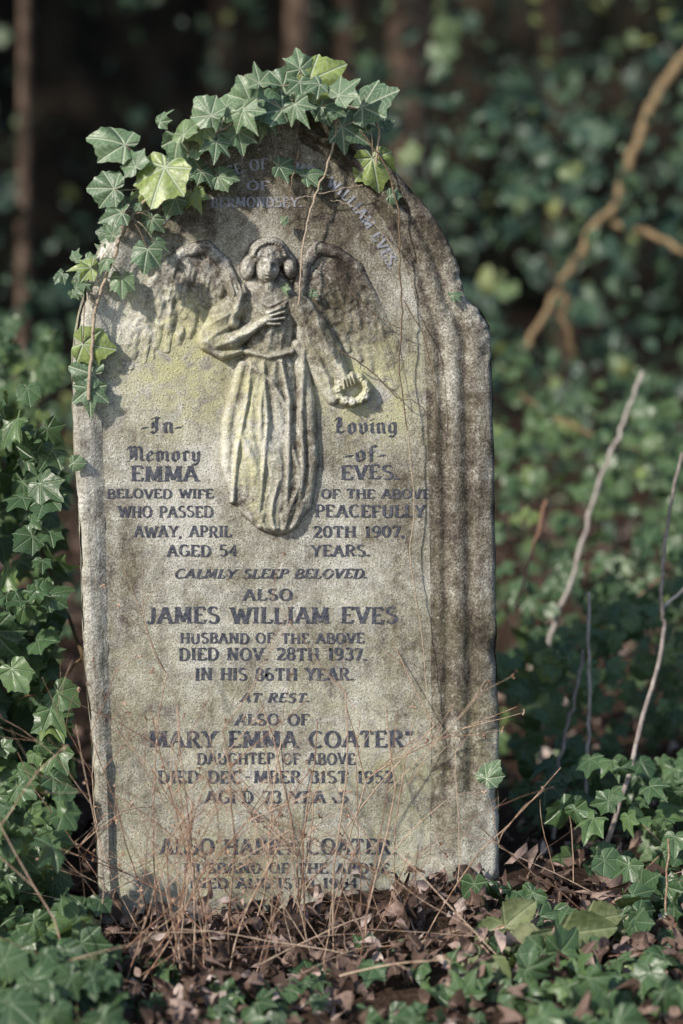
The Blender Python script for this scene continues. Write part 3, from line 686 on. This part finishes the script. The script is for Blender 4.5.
# ------------------------------------------------------------ trees
def tree(x,y,r,h,lean=0,crown=1.6,nleaf=500):
    e=empty("tree"); t=Tubes(); base=float(gz(np.array(x),np.array(y)))
    tp=[(x+lean*k*h+.06*math.sin(k*5+x),y+.05*math.cos(k*4),base-.1+k*h) for k in np.linspace(0,1,9)]
    t.add(smooth_path(tp,4),np.linspace(r*1.15,r*.35,33),12)
    tips=[]
    for i in range(9):
        k=.42+.058*i; j=int(k*8); p=Vector(tp[j]); a=random.uniform(0,6.28); L=crown*random.uniform(.6,1.1)
        d=Vector((math.cos(a),math.sin(a),.55)); q_=[p,p+d*L*.4+Vector((0,0,.05)),p+d*L+Vector((0,0,-.05))]
        t.add(smooth_path(q_,5),np.linspace(r*.35,r*.08,11),7); tips+= [q_[1],q_[2],q_[2]+Vector((0,0,.3))]
        for m_ in range(2):
            d2=Vector((random.gauss(0,1),random.gauss(0,1),random.uniform(0,.8))).normalized(); e2=q_[1]+d2*L*.5
            t.add([q_[1],(q_[1]+e2)/2,e2],[r*.15,r*.1,r*.03],5); tips.append(e2)
    tips.append(Vector(tp[-1])); t.build("trunk",M_bark,parent=e)
    c_=np.array([tuple(tips[i]) for i in rng.integers(0,len(tips),nleaf)]); P=c_+rng.normal(0,crown*.22,(nleaf,3))
    leaves("crown",T_ov,P,rdir(nleaf,(0,-.3,.8),.6),rdir(nleaf,(0,0,-.5),.8),rng.uniform(.10,.2,nleaf),M_back,rng.random(nleaf),parent=e)
for uu,yy,r,ln in [(286,5.6,.055,.008),(333,6.0,.05,-.010),(402,7.2,.10,.015),(14,5.0,.025,-.01),(215,9.5,.07,.02),(560,9.5,.07,-.02)]:
    p=at(uu,30,yy); tree(p.x-ln*2.5,yy,r,8.5,ln,1.8,600)
for x_,y_ in [(-5.5,3.6),(-6.2,5.4),(-5.2,7.4),(-6.5,9.3),(-4.2,10.5),(-4.2,5.6),(-3.6,7.6)]:  # unseen trees off to the left, added to block sun from the background
    tree(x_,y_,.16,7.5,0,2.3,1200)
# ------------------------------------------------------------ branches & stems
def bobj(name,paths,mat,jit=.004,k=8):
    t=Tubes()
    for pts,r0,r1 in paths:
        P=smooth_path([at(a,b_,Y) for a,b_,Y in pts],7); P=P+rng.normal(0,jit,P.shape); t.add(P,np.linspace(r0,r1,len(P)),k)
    t.build(name,mat)
bobj("fallen_branch",[([(720,0,3.2),(683,62,3.1),(650,110,3.0),(618,190,2.9),(585,245,2.8),(560,285,2.7),(530,345,2.6)],.020,.010),([(612,224,2.9),(640,232,2.7),(690,256,2.5)],.012,.009),
  ([(563,290,2.7),(566,330,2.6),(574,356,2.6)],.012,.006)],M_branch,.006)
bobj("bare_sapling",[([(643,372,1.2),(620,430,1.15),(600,480,1.1),(575,570,1.0),(548,650,.95),(540,760,.9)],.0045,.005)],M_pale,.002)
bobj("bare_sapling",[([(682,452,.40),(668,520,.36),(661,600,.32),(663,640,.3),(640,730,.2),(612,830,.1),(583,912,-.02)],.0033,.0055),([(661,610,.32),(683,590,.36),(705,560,.4)],.004,.003)],M_pale,.0015)
bobj("bare_sapling",[([(588,592,.4),(589,700,.35),(586,780,.3),(584,870,.2)],.003,.004),([(583,650,.4),(574,700,.35),(560,760,.3),(553,840,.2)],.003,.004)],M_pale,.0015)
bobj("bare_sapling",[([(683,640,.8),(640,650,.8),(600,668,.75),(560,690,.7)],.003,.003),([(683,560,1.2),(610,620,1.0),(520,700,.8)],.003,.004),([(660,1010,-.4),(664,940,-.35),(668,840,-.3)],.0022,.0015),([(546,500,.9),(530,560,.8),(515,610,.7)],.004,.003)],M_stem,.0015)
bobj("bare_sapling",[([(0,455,.6),(30,520,.5),(60,600,.4),(85,660,.3)],.003,.004),([(20,700,.2),(60,680,.2),(98,640,.15)],.002,.002),([(520,395,2.2),(580,430,2),(640,450,1.9)],.006,.005)],M_branch,.002)
# dry weeds in front
tw=Tubes()
def weed(p,d,L,r,depth):
    n=6; pts=[p]; dd=d.copy()
    for i in range(n):
        dd=(dd+Vector((random.gauss(0,.10),random.gauss(0,.06),random.gauss(-.01,.05)))).normalized(); pts.append(pts[-1]+dd*L/n)
    tw.add(pts,np.linspace(r,r*.6,n+1),4)
    if depth>0:
        for k in range(random.choice([1,2,2,3])):
            i=random.randint(2,n); sgn=random.choice([-1,1]); nd=(dd+Vector((sgn*random.uniform(.5,1.2),random.gauss(0,.25),random.uniform(-.3,.3)))).normalized()
            weed(pts[i],nd,L*random.uniform(.3,.6),r*.65,depth-1)
    elif random.random()<.5:
        for _ in range(3):
            e=pts[-1]+Vector((random.gauss(0,1),random.gauss(0,1),random.gauss(0,1))).normalized()*.006
            tw.add([pts[-1],e],[.0011,.0018],4)
for i in range(54):
    u_=random.choice([random.gauss(190,50),random.gauss(310,50),random.uniform(80,440)]); u_=min(max(u_,70),450)
    p=at(u_,940,random.uniform(-.38,-.08)); p.z=-.01
    weed(p,Vector((random.gauss(0,.35),random.gauss(.02,.08),1)).normalized(),random.uniform(.18,.48),random.uniform(.0010,.0018),2)
for i in range(28):
    p=at(random.uniform(20,640),960,random.uniform(-.5,-.05)); p.z=.02
    weed(p,Vector((random.gauss(0,1),random.gauss(.0,.3),random.uniform(.1,.6))).normalized(),random.uniform(.15,.35),random.uniform(.0010,.0018),1)
tw.build("dry_weeds",M_stem)
# bramble
br=empty("bramble_plant"); pos=[];tip=[];sc=[]
for (a,b_,s_,ang,Y) in [(548,968,56,200,-.42),(585,945,60,60,-.40),(530,950,42,-60,-.42),(512,930,40,10,-.38),(492,940,38,-80,-.36),(600,930,42,40,-.36),(575,978,36,150,-.44),(636,940,40,80,-.36),(472,968,32,-90,-.42),(655,985,40,110,-.46),(500,985,34,160,-.5)]:
    an_=math.radians(ang); t3=Vector((math.sin(an_),-.5,math.cos(an_)*.6)).normalized(); r_=s_*PX*.95
    pos.append(tuple(at(a,b_-14,Y)-t3*r_*.5)); tip.append(tuple(t3)); sc.append(r_)
nn_=len(pos); leaves("leaves",T_bram,pos,rdir(nn_,(-.3,-.9,.65),.2),tip,sc,M_bram,rng.random(nn_),parent=br)
t=Tubes()
for p in pos: t.add(smooth_path([p,(np.array(p)+np.array([.28,-.34,-.01]))/2+np.array([.0,0,.02]),(.28,-.34,-.01)],4),.0014,5)
t.build("canes",M_stem,parent=br)
# ------------------------------------------------------------ light
w=bpy.data.worlds.new("World"); scene.world=w; w.use_nodes=True; nt=w.node_tree
SE,SA=34,-52
d=Vector((math.sin(math.radians(SA))*math.cos(math.radians(SE)),-math.cos(math.radians(SA))*math.cos(math.radians(SE)),math.sin(math.radians(SE))))
sk=nt.nodes.new('ShaderNodeTexSky'); sk.sky_type='NISHITA'; sk.sun_disc=False; sk.sun_elevation=math.radians(SE); sk.sun_rotation=math.atan2(d.x,d.y)
bg=nt.nodes['Background']; nt.links.new(sk.outputs[0],bg.inputs[0]); bg.inputs[1].default_value=.15
sl=bpy.data.lights.new("sun","SUN"); sl.energy=4.7; sl.angle=math.radians(2.0); sl.color=(1,.92,.81)
so=bpy.data.objects.new("sun",sl); scene.collection.objects.link(so); so.rotation_mode='QUATERNION'; so.rotation_quaternion=d.to_track_quat('Z','Y')
scene.view_settings.view_transform='Standard'; scene.view_settings.look='None'; scene.view_settings.exposure=0
